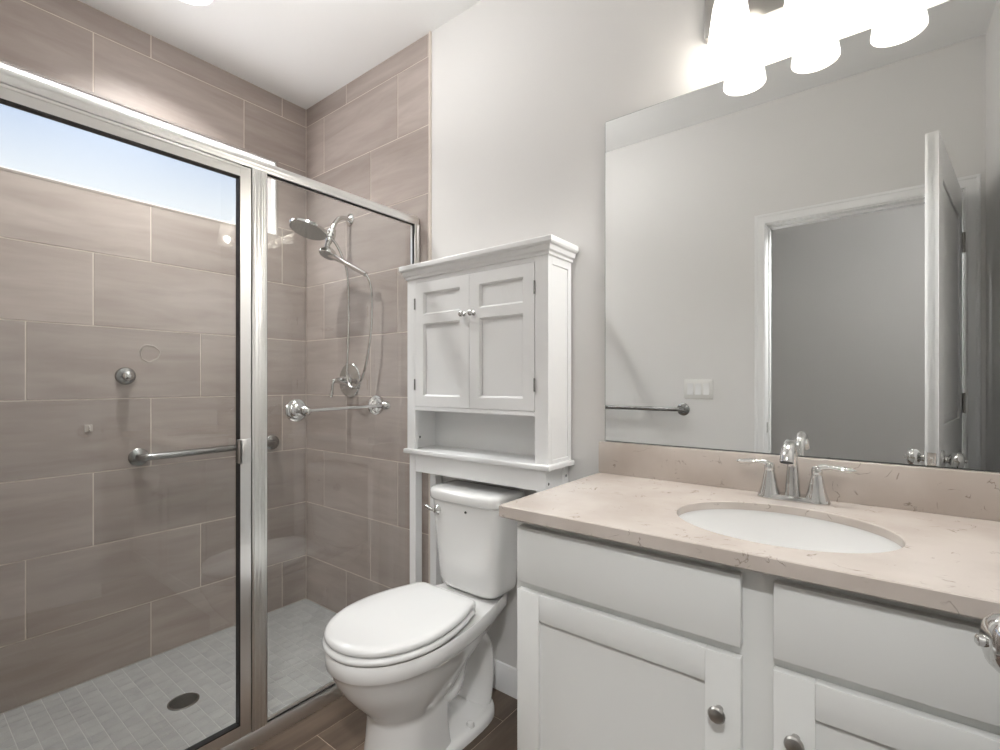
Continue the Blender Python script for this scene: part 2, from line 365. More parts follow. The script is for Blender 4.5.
# window in the shower's long wall
y0, y1, z0, z1 = WIN
bm = nb(); frame_ring(bm, (y0-0.002, y1+0.002, z0-0.002, z1+0.002), (y0+0.010, y1-0.010, z0+0.010, z1-0.010), 'yz', -0.040, -0.006, 0.001)
win = struct('window_1', bm, M['exterior'], origin=(-0.1, (y0+y1)/2, z0))
obj('window_pane', box(nb(), -0.020, -0.014, y0+0.008, y1-0.008, z0+0.008, z1-0.008), M['pane'], win, flat=True)
bm = nb(); frame_ring(bm, (y0-0.006, y1+0.006, z0-0.006, z1+0.006), (y0+0.004, y1-0.004, z0+0.004, z1-0.004), 'yz', -0.10, 0.0012, 0.0005)
struct('trim_5', bm, pmat('tile_edge_trim', (0.33, 0.29, 0.26), 0.5))

# ================================================================== ROOM DOOR (stands open at the right)
hp = Vector((2.838, -1.497, 0)); lp = Vector((2.700, -0.712, 0)); d = (lp-hp).normalized(); nrm = Vector((-d.y, d.x, 0))  # nrm points to -x (camera side)
LW = (lp-hp).length; TH = 0.036; DT = 2.062
def dpt(a, t, z): q = hp + d*a + nrm*t; return Vector((q.x, q.y, z))
def dbox(bm, a0, a1, t0, t1, z0, z1, bev=0.0):
    n0 = set(bm.verts); box(bm, a0, a1, t0, t1, z0, z1, bev, 1)
    for v in bm.verts:
        if v not in n0: v.co = dpt(v.co.x, v.co.y, v.co.z)
bm = nb()
dbox(bm, 0.004, LW, 0.007, TH-0.007, FZ+0.012, DT, 0)
st = 0.115
for t0, t1 in ((0, 0.0075), (TH-0.0075, TH)):
    dbox(bm, 0.004, st, t0, t1, FZ+0.012, DT, 0.002); dbox(bm, LW-st, LW, t0, t1, FZ+0.012, DT, 0.002)
    for za, zb in ((FZ+0.012, 0.26), (0.92, 1.06), (1.93, DT)): dbox(bm, st, LW-st, t0, t1, za, zb, 0.002)
    tt = (0.003, 0.007) if t0 == 0 else (TH-0.007, TH-0.003)
    for za, zb in ((0.29, 0.89), (1.09, 1.90)): dbox(bm, st+0.03, LW-st-0.03, tt[0], tt[1], za, zb, 0.002)
dbox(bm, 0.004, LW, 0.0, TH, FZ+0.012, FZ+0.014, 0); dbox(bm, LW-0.006, LW, 0.0, TH, FZ+0.012, DT, 0); dbox(bm, 0.004, 0.01, 0.0, TH, FZ+0.012, DT, 0); dbox(bm, 0.004, LW, 0.0, TH, DT-0.006, DT, 0)
door = struct('door_1', bm, M['trim'], origin=(hp.x, hp.y, FZ), label=None)
KZ = 0.945
for s in (1, -1):
    base = dpt(LW-0.070, TH if s > 0 else 0, KZ); ax = nrm*s; bm = nb()
    lathe(bm, base, ax, [(0, 0.033), (0.004, 0.033), (0.008, 0.029), (0.010, 0.014), (0.017, 0.011), (0.020, 0.015), (0.024, 0.023), (0.030, 0.0275), (0.039, 0.0300), (0.048, 0.0285), (0.055, 0.022), (0.058, 0.013), (0.0585, 0.0062), (0.0635, 0.0058), (0.065, 0.0035)], 32)
    obj('door_knob', bm, M['chrome'], door, label='chrome door knob')
bm = nb(); dbox(bm, LW-0.001, LW+0.0015, 0.006, TH-0.006, KZ-0.028, KZ+0.028, 0.001); dbox(bm, LW, LW+0.008, 0.013, TH-0.013, KZ-0.011, KZ+0.011, 0.002)
obj('latch_plate', bm, M['chrome'], door, label='chrome latch plate')
for z in (1.835, 1.12, 0.26):
    bm = nb(); lathe(bm, (hp.x+0.004, hp.y+0.008, z-0.045), (0, 0, 1), [(0, 0.006), (0.03, 0.006), (0.0302, 0.0055), (0.06, 0.006), (0.09, 0.006)], 12)
    dbox(bm, 0.0025, 0.0045, 0.002, 0.030, z-0.045, z+0.045); obj('hinge', bm, M['knob'], door, label='satin nickel hinge')

# ================================================================== SHOWER ENCLOSURE
GX = 0.925      # outer face of the frame
enc = thing('shower_enclosure', (GX-0.02, -0.75, 0.0), 'framed glass shower enclosure with silver metal header, post and hinged door', 'shower screen')
yE = -1.498
hdr = [(GX-0.034, 1.910), (GX-0.034, 1.938), (GX-0.028, 1.945), (GX-0.010, 1.947), (GX-0.002, 1.941), (GX+0.001, 1.932), (GX, 1.922), (GX-0.002, 1.918), (GX-0.002, 1.910)]
obj('header_rail', prism(nb(), hdr, 'y', yE, -0.006), M['satin'], enc, label='silver header rail', ang=30)
trk = [(GX-0.045, 0.0), (GX-0.045, 0.04), (GX-0.036, 0.070), (GX-0.004, 0.071), (GX-0.001, 0.064), (GX+0.001, 0.040), (GX+0.002, FZ), (GX+0.002, 0.001)]
obj('bottom_track', prism(nb(), trk, 'y', yE, -0.006), M['satin'], enc, label='silver bottom track', ang=30)
bm = nb(); box(bm, GX-0.032, GX, -0.029, -0.003, 0.071, 1.912, 0.003); box(bm, GX-0.004, GX+0.003, -0.014, -0.003, 0.071, 1.912, 0.002)
obj('wall_jamb', bm, M['satin'], enc, label='silver jamb on the tiled wall')
bm = nb(); box(bm, GX-0.032, GX, yE, -1.462, 0.071, 1.912, 0.003); obj('wall_jamb', bm, M['satin'], enc)
bm = nb(); box(bm, GX-0.034, GX, -0.737, -0.687, 0.071, 1.912, 0.002)
for y in (-0.728, -0.716, -0.704, -0.696): box(bm, GX-0.0005, GX+0.0012, y-0.0022, y+0.0022, 0.072, 1.911, 0.0008, 1)
obj('post', bm, M['satin'], enc, label='ribbed silver middle post')
gx0, gx1 = GX-0.020, GX-0.014
pn = obj('glass_panel', box(nb(), gx0, gx1, -0.69, -0.026, 0.069, 1.912), M['glass'], enc, label='clear fixed glass panel', flat=True)
bm = nb()
frame_ring(bm, (-0.6875, -0.0280, 0.070, 1.911), (-0.683, -0.0335, 0.0735, 1.9055), 'yz', GX-0.014, GX-0.008)
obj('gasket', bm, M['black'], enc, label='black rubber gasket', flat=True)
# hinged door of the enclosure
bm = nb(); frame_ring(bm, (-1.458, -0.741, 0.076, 1.905), (-1.424, -0.776, 0.116, 1.869), 'yz', GX-0.026, GX+0.002, 0.001)
for a in ((-1.4585, -0.7445), ): box(bm, GX-0.001, GX+0.0035, -1.45, -0.75, 1.896, 1.9015, 0.001, 1)
sd = obj('shower_door', bm, M['satin'], enc, label='silver framed hinged glass door')
obj('glass_pane', box(nb(), gx0, gx1, -1.43, -0.77, 0.11, 1.875), M['glass'], sd, label='clear glass pane', flat=True)
bm = nb(); frame_ring(bm, (-1.4255, -0.7755, 0.1155, 1.8695), (-1.4220, -0.7785, 0.1185, 1.8665), 'yz', GX-0.022, GX+0.0026)
box(bm, GX-0.030, GX-0.004, -0.7408, -0.7373, 0.08, 1.905); obj('gasket', bm, M['black'], sd, label='black rubber gasket', flat=True)
bm = nb(); box(bm, GX+0.001, GX+0.005, -0.779, -0.742, 0.955, 1.03, 0.001); box(bm, GX+0.002, GX+0.030, -0.786, -0.780, 0.955, 1.03, 0.0015); box(bm, GX+0.024, GX+0.030, -0.786, -0.768, 0.955, 1.03, 0.0015); box(bm, GX+0.001, GX+0.012, -0.786, -0.776, 0.956, 1.029, 0.001)
obj('pull_handle', bm, M['satin'], sd, label='small silver door pull')
bm = nb(); box(bm, GX-0.03, GX-0.002, -0.765, -0.741, 1.9055, 1.9095); obj('door_stop', bm, M['black'], enc)

# towel bar mounted through the glass
tb = thing('towel_bar', (GX, -0.43, 1.115), 'slim chrome towel bar mounted on the fixed shower glass by round flanges', 'towel bar')
s = 0.058
for y, z in ((-0.578, 1.113), (-0.231, 1.119)):
    bm = nb(); lathe(bm, (gx1, y, z), (1, 0, 0), [(0, 0.040), (0.004, 0.040), (0.007, 0.036), (0.009, 0.030), (0.013, 0.029), (0.017, 0.024), (0.019, 0.013), (0.036, 0.011), (0.046, 0.014), (0.058, 0.0175), (0.072, 0.016), (0.082, 0.009), (0.085, 0.003)], 32)
    obj('flange', bm, M['chrome'], tb)
    bm = nb(); lathe(bm, (gx0, y, z), (-1, 0, 0), [(0, 0.022), (0.004, 0.022), (0.008, 0.016), (0.010, 0.004)], 24); obj('screw_cap', bm, M['chrome'], tb)
obj('bar', tube(nb(), [(gx1+s, -0.578, 1.113), (gx1+s, -0.231, 1.119)], 0.0062), M['chrome'], tb)

# ================================================================== SHOWER FITTINGS
def grab_bar(name, a, b, out, r, label, mat):
    a = Vector(a); b = Vector(b); o = Vector(out); t = thing(name, tuple((a+b)/2), label, 'grab bar')
    dirn = (b-a).normalized(); st = 0.045
    P = [a, a+o*0.018] + [a+o*(st*0.55)+dirn*0.006, a+o*(st*0.86)+dirn*0.022, a+o*st+dirn*0.045] + [b+o*st-dirn*0.045, b+o*(st*0.86)-dirn*0.022, b+o*(st*0.55)-dirn*0.006, b+o*0.018, b]
    path = [P[0]] + smooth_path(P[1:5], 5) + smooth_path(P[5:9], 5) + [P[9]]
    obj('rail', tube(nb(), path, r, 16), mat, t)
    for p in (a, b):
        obj('flange', lathe(nb(), p, o, [(0, 0.038), (0.003, 0.038), (0.007, 0.034), (0.010, 0.020), (0.012, 0.014)], 28), mat, t)
    return t
grab_bar('grab_bar', (0.0, -0.785, 0.888), (0.0, -0.195, 0.894), (1, 0, 0), 0.0155, 'brushed steel grab bar on the taupe tile behind the shower door', M['steel'])
grab_bar('grab_bar', (1.000, YF, 1.050), (1.612, YF, 1.050), (0, 1, 0), 0.0125, 'thin steel rail on white wall, reflected in the mirror below the light switch', M['steel'])
k = thing('robe_knob', (0, -0.832, 1.239), 'round chrome knob on the taupe tile above the grab bar', 'knob')
obj('rosette', lathe(nb(), (0, -0.832, 1.239), (1, 0, 0), [(0, 0.037), (0.004, 0.037), (0.010, 0.033), (0.013, 0.024), (0.015, 0.012)], 32), M['steel'], k)
obj('knob', lathe(nb(), (0.012, -0.832, 1.239), (1, 0, 0), [(0, 0.011), (0.010, 0.011), (0.014, 0.017), (0.024, 0.021), (0.034, 0.019), (0.040, 0.010), (0.041, 0.003)], 28), M['chrome'], k)
bm = nb(); n = 40; pr = []
for i in range(n):
    a = 2*PI*i/n; r = 0.036 + 0.0022*math.sin(3*a+1) + 0.0015*math.sin(7*a); pr.append((0.0006, -0.744+r*math.cos(a), 1.340+r*math.sin(a)))
tube(bm, pr+[pr[0]], 0.0016, 6); obj('residue_ring', bm, M['residue'], label='faint ring of dried residue on the tile above the round chrome knob', cat='mark')
bm = nb(); box(bm, 0.0, 0.002, -0.968, -0.942, 1.012, 1.040, 0.0008, 1); tube(bm, smooth_path([(0.002, -0.953, 1.034), (0.008, -0.953, 1.030), (0.008, -0.953, 1.018), (0.012, -0.953, 1.015), (0.015, -0.953, 1.020)], 4), 0.0028, 8)
obj('adhesive_hook', bm, M['residue'], label='tiny clear adhesive hook on the taupe tile left of the grab bar', cat='hook')

SX = 0.41
sh = thing('shower_set', (SX, 0, 2.04), 'chrome shower set with wide round rain head and hand shower on an arm', 'shower head')
obj('flange', lathe(nb(), (SX, 0, 2.04), (0, -1, 0), [(0, 0.032), (0.003, 0.032), (0.009, 0.026), (0.016, 0.013), (0.018, 0.010)], 28), M['chrome'], sh)
obj('arm', tube(nb(), smooth_path([(SX, 0, 2.04), (SX, -0.03, 2.042), (SX, -0.065, 2.030), (SX, -0.09, 1.995), (SX, -0.105, 1.955)], 5), 0.0105, 14), M['chrome'], sh)
bm = nb(); lathe(bm, (SX, -0.100, 1.968), (0, -0.35, -1), [(0, 0.014), (0.004, 0.018), (0.022, 0.018), (0.025, 0.022), (0.05, 0.023), (0.056, 0.017), (0.075, 0.016), (0.08, 0.013), (0.118, 0.012)], 24)
lathe(bm, (SX, -0.105, 1.940), (0, -1, 0.12), [(0, 0.015), (0.03, 0.016), (0.034, 0.012), (0.06, 0.012)], 20)
lathe(bm, (SX-0.035, -0.110, 1.938), (1, 0, 0), [(0, 0.010), (0.005, 0.014), (0.012, 0.014), (0.018, 0.010), (0.06, 0.010), (0.066, 0.007)], 18)
obj('diverter_bracket', bm, M['chrome'], sh)
ax = Vector((0, -0.30, -1)).normalized(); rc = Vector((SX+0.006, -0.235, 1.930))
bm = nb(); lathe(bm, rc-ax*0.030, ax, [(0, 0.016), (0.004, 0.022), (0.010, 0.045), (0.016, 0.068), (0.020, 0.082), (0.023, 0.087), (0.034, 0.087), (0.036, 0.084)], 40)
lathe(bm, (SX, -0.155, 1.950), (rc-ax*0.028)-Vector((SX, -0.155, 1.950)), [(0, 0.012), (0.03, 0.012), (0.05, 0.018), (0.095, 0.018)], 18)
rh = obj('rain_head', bm, M['chrome'], sh)
bm = nb(); lathe(bm, rc+ax*0.0042, ax, [(0.0015, 0.083), (0.0030, 0.082)], 40)
for rr, nn in ((0.018, 6), (0.036, 12), (0.054, 18), (0.072, 24)):
    a, u, v = frame_of(ax)
    for i in range(nn):
        q = rc+ax*0.0065+u*(rr*math.cos(2*PI*i/nn))+v*(rr*math.sin(2*PI*i/nn)); lathe(bm, q, ax, [(0, 0.0022), (0.003, 0.0016)], 6)
obj('nozzle_plate', bm, M['nozzle'], rh, label='grey nozzle plate')
# hand shower, docked in the bracket, with its hose
hs0 = Vector((0.428, -0.138, 1.838)); hs1 = Vector((0.625, -0.065, 1.722)); hd = (hs1-hs0).normalized(); fx = Vector((0.02, -0.42, -1)).normalized()
bm = nb(); tube(bm, smooth_path([hs0+Vector((0, 0, 0.004)), hs0+hd*0.06, hs0+hd*0.14, hs1], 5), [0.016-0.0035*min(1, i/8) for i in range(16)], 14)
lathe(bm, hs0-fx*0.030, fx, [(0, 0.012), (0.006, 0.022), (0.018, 0.036), (0.030, 0.042), (0.040, 0.042), (0.043, 0.039)], 30)
hsh = obj('hand_shower', bm, M['chrome'], sh)
obj('nozzle_plate', lathe(nb(), hs0+fx*0.0125, fx, [(0, 0.037), (0.002, 0.035)], 28), M['nozzle'], hsh, label='grey nozzle plate')
hose = smooth_path([(SX+0.012, -0.115, 1.915), (0.432, -0.095, 1.89), (0.452, -0.075, 1.83), (0.462, -0.052, 1.74), (0.462, -0.045, 1.55), (0.458, -0.048, 1.36), (0.462, -0.055, 1.25), (0.487, -0.06, 1.20), (0.520, -0.062, 1.186), (0.560, -0.06, 1.205), (0.600, -0.058, 1.26), (0.630, -0.055, 1.36), (0.648, -0.052, 1.48), (0.652, -0.052, 1.60), (0.645, -0.057, 1.68), (0.625, -0.065, 1.722)], 7)
obj('hose', tube(nb(), hose, [0.0062+0.0006*(i % 2) for i in range(len(hose))], 10), M['chrome'], sh)

va = thing('shower_valve', (SX, 0, 1.222), 'chrome shower valve with round plate and hanging lever below the shower head', 'shower valve')
obj('escutcheon', lathe(nb(), (SX, 0, 1.222), (0, -1, 0), [(0, 0.088), (0.003, 0.088), (0.007, 0.084), (0.010, 0.066), (0.013, 0.042), (0.015, 0.036)], 44), M['chrome'], va)
obj('hub', lathe(nb(), (SX, -0.012, 1.222), (0, -1, 0), [(0, 0.034), (0.01, 0.031), (0.03, 0.024), (0.05, 0.017), (0.068, 0.013), (0.076, 0.012), (0.080, 0.006)], 26), M['chrome'], va)
obj('lever', tube(nb(), smooth_path([(SX, -0.070, 1.224), (SX, -0.092, 1.222), (SX-0.002, -0.102, 1.200), (SX-0.003, -0.103, 1.170), (SX-0.004, -0.108, 1.138)], 6), [0.0105-0.004*min(1, i/16) if i < 20 else 0.0085 for i in range(25)], 12), M['chrome'], va)

dr = thing('shower_drain', (0.452, -0.770, 0.0), 'round dark metal floor drain in the grey mosaic shower floor', 'drain')
bm = nb(); lathe(bm, (0.452, -0.770, 0.0), (0, 0, 1), [(0, 0.052), (0.002, 0.052), (0.003, 0.050), (0.003, 0.046), (0.0015, 0.045)], 36); obj('rim', bm, M['steel'], dr)
bm = nb(); lathe(bm, (0.452, -0.770, 0.0015), (0, 0, 1), [(0, 0.0452), (0.0008, 0.0452)], 36); 
for rr, nn in ((0.014, 6), (0.027, 10), (0.038, 14)):
    for i in range(nn): a = 2*PI*i/nn; lathe(bm, (0.452+rr*math.cos(a), -0.770+rr*math.sin(a), 0.0022), (0, 0, 1), [(0, 0.0042), (0.0006, 0.0036)], 8)
obj('grate', bm, pmat('drain_grate', (0.055, 0.055, 0.052), 0.45, 0.5), dr, label='dark perforated grate')
dl = thing('ceiling_light', (0.415, -0.745, H), 'round white recessed ceiling light above the shower', 'ceiling light')
obj('trim_ring', lathe(nb(), (0.415, -0.745, H), (0, 0, -1), [(0, 0.095), (0.003, 0.094), (0.005, 0.090), (0.004, 0.087), (0.001, 0.0855)], 40), M['trim'], dl)
obj('lens', lathe(nb(), (0.415, -0.745, H-0.0005), (0, 0, -1), [(0, 0.085), (0.004, 0.084), (0.006, 0.078)], 40), M['lens'], dl, label='lit frosted lens')

# ================================================================== CABINET OVER THE TOILET
cb = thing('over_toilet_cabinet', (1.354, -0.08, FZ), 'white two-door storage cabinet on legs standing over the toilet', 'cabinet')
CX0, CX1, CF, CBk = 1.016, 1.692, -0.155, -0.004
bm = nb(); c = CBk
def crown(bm, e, z0, z1): box(bm, CX0-e, CX1+e, CF-e-0.006, CBk, z0, z1, 0.002, 2)
pf = [(0.0, 1.626), (0.006, 1.628), (0.007, 1.636), (0.014, 1.641), (0.017, 1.652), (0.017, 1.656), (0.025, 1.659), (0.028, 1.664), (0.028, 1.677), (0.026, 1.681)]
rings = [[(CX0-e*0.7, CBk, z), (CX0-e*0.7, CF-e, z), (CX1+e, CF-e, z), (CX1+e, CBk, z)] for e, z in pf]
ring_loft(bm, rings); obj('crown_top', bm, M['lacquer'], cb, ang=25)
bm = nb(); P = 0.035
# face frame
box(bm, CX0, CX0+0.046, CF, CF+0.018, 0.942, 1.628, 0.001, 1); box(bm, CX1-0.046-0.006, CX1, CF, CF+0.018, 0.942, 1.628, 0.001, 1)
box(bm, CX0+0.046, CX1-0.052, CF, CF+0.018, 1.611, 1.628, 0.0008, 1); box(bm, CX0+0.046, CX1-0.052, CF, CF+0.018, 1.100, 1.115, 0.0008, 1)
# sides: stiles and rails round a recessed panel
for xa, xb, xi in ((CX0, CX0+0.016, CX0+0.004), (CX1-0.016, CX1, CX1-0.004)):
    ins = (xa+0.004, xb) if xa == CX0 else (xa, xb-0.004)
    box(bm, *ins, CF+0.018, CBk, 0.942, 1.628)
    ex = (xa, xa+0.005) if xa == CX0 else (xb-0.005, xb)
    for ya, yb in ((CF+0.018, CF+0.026), (CBk-0.022, CBk)): box(bm, *ex, ya, yb, 0.942, 1.628, 0.0006, 1)
    box(bm, *ex, CF+0.026, CBk-0.022, 1.600, 1.628, 0.0006, 1); box(bm, *ex, CF+0.026, CBk-0.022, 0.942, 0.956, 0.0006, 1)
box(bm, CX0+0.016, CX1-0.016, CBk-0.006, CBk, 0.942, 1.628)                    # back board
box(bm, CX0+0.016, CX1-0.016, CF+0.018, CBk-0.006, 1.098, 1.112)               # shelf under the doors
box(bm, CX0+0.016, CX1-0.016, CF+0.018, CBk-0.006, 1.612, 1.626)
obj('carcass', bm, M['lacquer'], cb)
bm = nb(); box(bm, CX0-0.008, CX1+0.014, CF-0.016, CBk, 0.925, 0.943, 0.004, 3); obj('ledge', bm, M['lacquer'], cb)
bm = nb(); box(bm, 1.030, 1.680, CF+0.002, CF+0.020, 0.853, 0.926, 0.001, 1); box(bm, 1.030, 1.046, CF+0.03, CBk-0.03, 0.853, 0.926); box(bm, 1.664, 1.678, CF+0.03, CBk-0.03, 0.853, 0.926); box(bm, 1.06, 1.65, CBk-0.022, CBk-0.006, 0.853, 0.926)
obj('apron', bm, M['lacquer'], cb)
for lx in (1.029, 1.645):
    for ly in (CF, CBk-0.036): obj('leg', box(nb(), lx, lx+0.036, ly, ly+0.036, FZ, 0.926, 0.0015, 1), M['lacquer'], cb)
for x in (1.04, 1.65): obj('side_stretcher', box(nb(), x, x+0.02, CF+0.036, CBk-0.036, 0.16, 0.19), M['lacquer'], cb)
for q in ((1.6815, CF+0.02, 0.877), (1.6815, CBk-0.018, 0.888)): obj('screw_head', lathe(nb(), (1.6805, q[1], q[2]), (1, 0, 0), [(0, 0.005), (0.001, 0.005)], 12), M['steel'], cb)
obj('screw_head', lathe(nb(), (CX0+0.0158, -0.10, 0.985), (1, 0, 0), [(0, 0.005), (0.0008, 0.005)], 12), M['steel'], cb)
DM = 1.3525
for x0, x1, s in ((CX0+0.0475, DM-0.001, -1), (DM+0.001, CX1-0.0535, 1)):
    bm = nb(); ya, yb = CF-0.001, CF+0.016; sw = 0.046
    z0, z1 = 1.1165, 1.6095
    box(bm, x0, x0+sw, ya, yb, z0, z1); box(bm, x1-sw, x1, ya, yb, z0, z1)
    for zz in ((z0, 1.157), (1.444, 1.480), (1.567, z1)): box(bm, x0+sw, x1-sw, ya, yb, *zz)
    box(bm, x0+sw-0.001, x1-sw+0.001, ya+0.010, yb-0.001, z0+0.01, z1-0.01)
    for za, zb in ((1.157, 1.444), (1.480, 1.567)):   # sloped moulding round each panel
        a0, a1 = x0+sw, x1-sw; m = 0.007
        ring_loft(bm, [[(a0, ya, za), (a1, ya, za), (a1, ya, zb), (a0, ya, zb)], [(a0+m, ya+0.0085, za+m), (a1-m, ya+0.0085, za+m), (a1-m, ya+0.0085, zb-m), (a0+m, ya+0.0085, zb-m)]], False, False)
    dd = obj('door', bm, M['lacquer'], cb, flat=True)
    kx = x1-0.022 if s < 0 else x0+0.022
    obj('knob', lathe(nb(), (kx, ya, 1.463), (0, -1, 0), [(0, 0.008), (0.002, 0.008), (0.004, 0.0045), (0.012, 0.0045), (0.015, 0.009), (0.019, 0.0115), (0.024, 0.0105), (0.028, 0.006), (0.029, 0.002)], 24), M['chrome'], dd, label='small chrome knob')
    hx = x0-0.001 if s < 0 else x1+0.001
    for hz in (1.526, 1.203):
        bm = nb(); lathe(bm, (hx, CF-0.002, hz-0.022), (0, 0, 1), [(0, 0.0032), (0.044, 0.0032)], 10); obj('hinge', bm, M['steel'], dd, label='small dark metal hinge')

# ================================================================== TOILET
TXc = 1.345
to = thing('toilet', (TXc, -0.35, FZ), 'white two-piece toilet with closed lid beside the shower glass', 'toilet')
def egg(cx, yf, yb, hw, z, n=44, wy=None, pf=2.15, pb=2.6):
    """plan ring: front tip yf, back yb, widest line wy"""
    wy = yb + (yf-yb)*0.42 if wy is None else wy; out = []
    for i in range(n):
        a = 2*PI*i/n; ca, sa = math.cos(a), math.sin(a)
        if sa >= 0: p = pf; L = yf-wy
        else: p = pb; L = wy-yb
        x = cx + hw*math.copysign(abs(ca)**(2/p), ca); y = wy + L*math.copysign(abs(sa)**(2/p), sa)
        out.append((x, y, z))
    return out
def oval(yf, yb, hw, z, wy, kb=0.70, rc=0.035, n=64):
    """plan ring of an elongated seat: elliptical nose, sides drawing in to a straight back of half width hw*kb with rounded corners"""
    pts = []; L = wy-yf; B = yb-wy
    for i in range(n//2+1):                       # nose, right to left
        a = PI*i/(n//2); ca, sa = math.cos(a), math.sin(a)
        pts.append((hw*math.copysign(abs(ca)**0.94, ca), wy-L*sa**0.97 if sa > 0 else wy))
    side = []
    m = 9
    for i in range(1, m+1):
        t = i/m*(1-rc/B); side.append((hw*(1-(1-kb)*t**1.9), wy+B*t))
    xe, ye = side[-1]; rr = yb-ye
    for i in range(1, 6):
        a = PI/2*i/5; side.append((xe-rr*(1-math.cos(a)), ye+rr*math.sin(a)))
    left = [(-x, y) for x, y in side]; right = list(reversed(side))
    return [(TXc+x, y, z) for x, y in pts+left+right]
bm = nb(); st = [  # z, front, back, half width, back/width ratio: deck and rim band, then the bowl under it
    (0.434, -0.700, -0.045, 0.174, 0.53), (0.438, -0.708, -0.040, 0.182, 0.53), (0.432, -0.712, -0.038, 0.185, 0.53), (0.392, -0.711, -0.040, 0.185, 0.53), (0.387, -0.706, -0.044, 0.180, 0.53),
    (0.372, -0.698, -0.075, 0.171, 0.53), (0.345, -0.686, -0.130, 0.163, 0.57), (0.310, -0.666, -0.195, 0.152, 0.58), (0.275, -0.640, -0.245, 0.138, 0.62), (0.240, -0.610, -0.285, 0.122, 0.68), (0.212, -0.585, -0.315, 0.108, 0.75),
    (0.196, -0.575, -0.335, 0.103, 0.84), (0.185, -0.575, -0.345, 0.103, 0.88), (0.12, -0.580, -0.350, 0.106, 0.90), (0.06, -0.588, -0.345, 0.112, 0.90), (FZ, -0.594, -0.340, 0.118, 0.90)]
ring_loft(bm, [oval(f, b, hw, z, -0.46 if z > 0.22 else -0.47, kb, 0.04 if z > 0.22 else 0.02) for z, f, b, hw, kb in st])
# foot plate and trapway
ring_loft(bm, [egg(TXc, -0.575, -0.085, hw, z, 40, -0.28, 3, 3.2) for z, hw in ((FZ, 0.125), (0.036, 0.124), (0.046, 0.117), (0.052, 0.100))])
tp = smooth_path([(TXc, -0.44, 0.27), (TXc, -0.385, 0.215), (TXc, -0.330, 0.190), (TXc, -0.282, 0.228), (TXc, -0.250, 0.290), (TXc, -0.200, 0.325), (TXc, -0.150, 0.300), (TXc, -0.118, 0.23), (TXc, -0.115, 0.13), (TXc, -0.135, 0.03)], 5)
n0 = set(bm.verts); tube(bm, tp, [0.050-0.016*min(1, max(0, (i-12)/14)) for i in range(len(tp))], 18)
for v in bm.verts:
    if v not in n0: v.co.x = TXc+(v.co.x-TXc)*(1.95 if v.co.y < -0.24 else 1.95+0.55*min(1, (v.co.y+0.24)/0.08))
obj('bowl', bm, M['porcelain'], to, ang=50)
for s in (-1, 1):
    obj('bolt_cap', lathe(nb(), (TXc+s*0.100, -0.255, 0.046), (0, 0, 1), [(0, 0.014), (0.010, 0.0135), (0.016, 0.010), (0.0185, 0.004)], 20), M['porcelain'], to)
def slab(bm, lst): ring_loft(bm, [oval(f, b, hw, z, wy, kb) for f, b, hw, z, wy, kb in lst])
bm = nb(); W = -0.485
slab(bm, [(-0.706, -0.268, 0.176, 0.441, W, 0.69), (-0.713, -0.262, 0.183, 0.4435, W, 0.69), (-0.717, -0.260, 0.187, 0.449, W, 0.69), (-0.716, -0.261, 0.186, 0.457, W, 0.69), (-0.709, -0.266, 0.179, 0.4615, W, 0.69)])
obj('seat', bm, M['seat'], to, ang=60)
bm = nb(); slab(bm, [(-0.698, -0.268, 0.170, 0.4640, W, 0.69), (-0.708, -0.260, 0.180, 0.4655, W, 0.69), (-0.712, -0.257, 0.184, 0.471, W, 0.69), (-0.711, -0.258, 0.183, 0.480, W, 0.69), (-0.704, -0.264, 0.177, 0.4855, W, 0.69), (-0.685, -0.278, 0.160, 0.4885, W, 0.69), (-0.62, -0.32, 0.10, 0.490, W, 0.69)])
obj('lid', bm, M['seat'], to, ang=60)
for s in (-1, 1):
    bm = nb(); box(bm, TXc+s*0.085-0.022, TXc+s*0.085+0.022, -0.268, -0.232, 0.437, 0.466, 0.007, 3); obj('seat_hinge', bm, M['seat'], to)
def tank_ring(hw, yf, yb, z, n=52):
    out = []
    for i in range(n):
        a = 2*PI*i/n; ca, sa = math.cos(a), math.sin(a); p = 4.6 if sa > 0 else 8
        wy = yb + (yf-yb)*0.35; L = (yf-wy) if sa > 0 else (wy-yb)
        out.append((TXc+hw*math.copysign(abs(ca)**(2/p), ca), wy+L*math.copysign(abs(sa)**(2/p), sa), z))
    return out
bm = nb(); ring_loft(bm, [tank_ring(hw*0.95, yf, -0.035, z) for z, hw, yf in ((0.440, 0.120, -0.160), (0.450, 0.136, -0.172), (0.462, 0.146, -0.180), (0.480, 0.151, -0.185), (0.55, 0.157, -0.190), (0.65, 0.167, -0.196), (0.755, 0.177, -0.201), (0.772, 0.178, -0.202))])
obj('tank', bm, M['porcelain'], to, ang=60)
bm = nb(); ring_loft(bm, [tank_ring(hw*0.95, yf, yb, z) for z, hw, yf, yb in ((0.7725, 0.176, -0.200, -0.034), (0.774, 0.184, -0.209, -0.030), (0.780, 0.187, -0.212, -0.028), (0.804, 0.188, -0.213, -0.027), (0.812, 0.185, -0.209, -0.029), (0.816, 0.176, -0.200, -0.035), (0.818, 0.14, -0.17, -0.06))])
obj('tank_lid', bm, M['porcelain'], to, ang=60)
bm = nb(); b = Vector((TXc-0.112, -0.196, 0.735)); lathe(bm, b, (-0.1, -1, 0), [(0, 0.018), (0.004, 0.018), (0.008, 0.014), (0.012, 0.009), (0.018, 0.009)], 22)
tube(bm, smooth_path([b+Vector((-0.004, -0.014, 0)), b+Vector((-0.018, -0.020, 0.004)), b+Vector((-0.045, -0.017, 0.009))], 5), [0.006]*6+[0.0075]*5, 12)
obj('flush_lever', bm, M['chrome'], to, label='chrome flush lever')
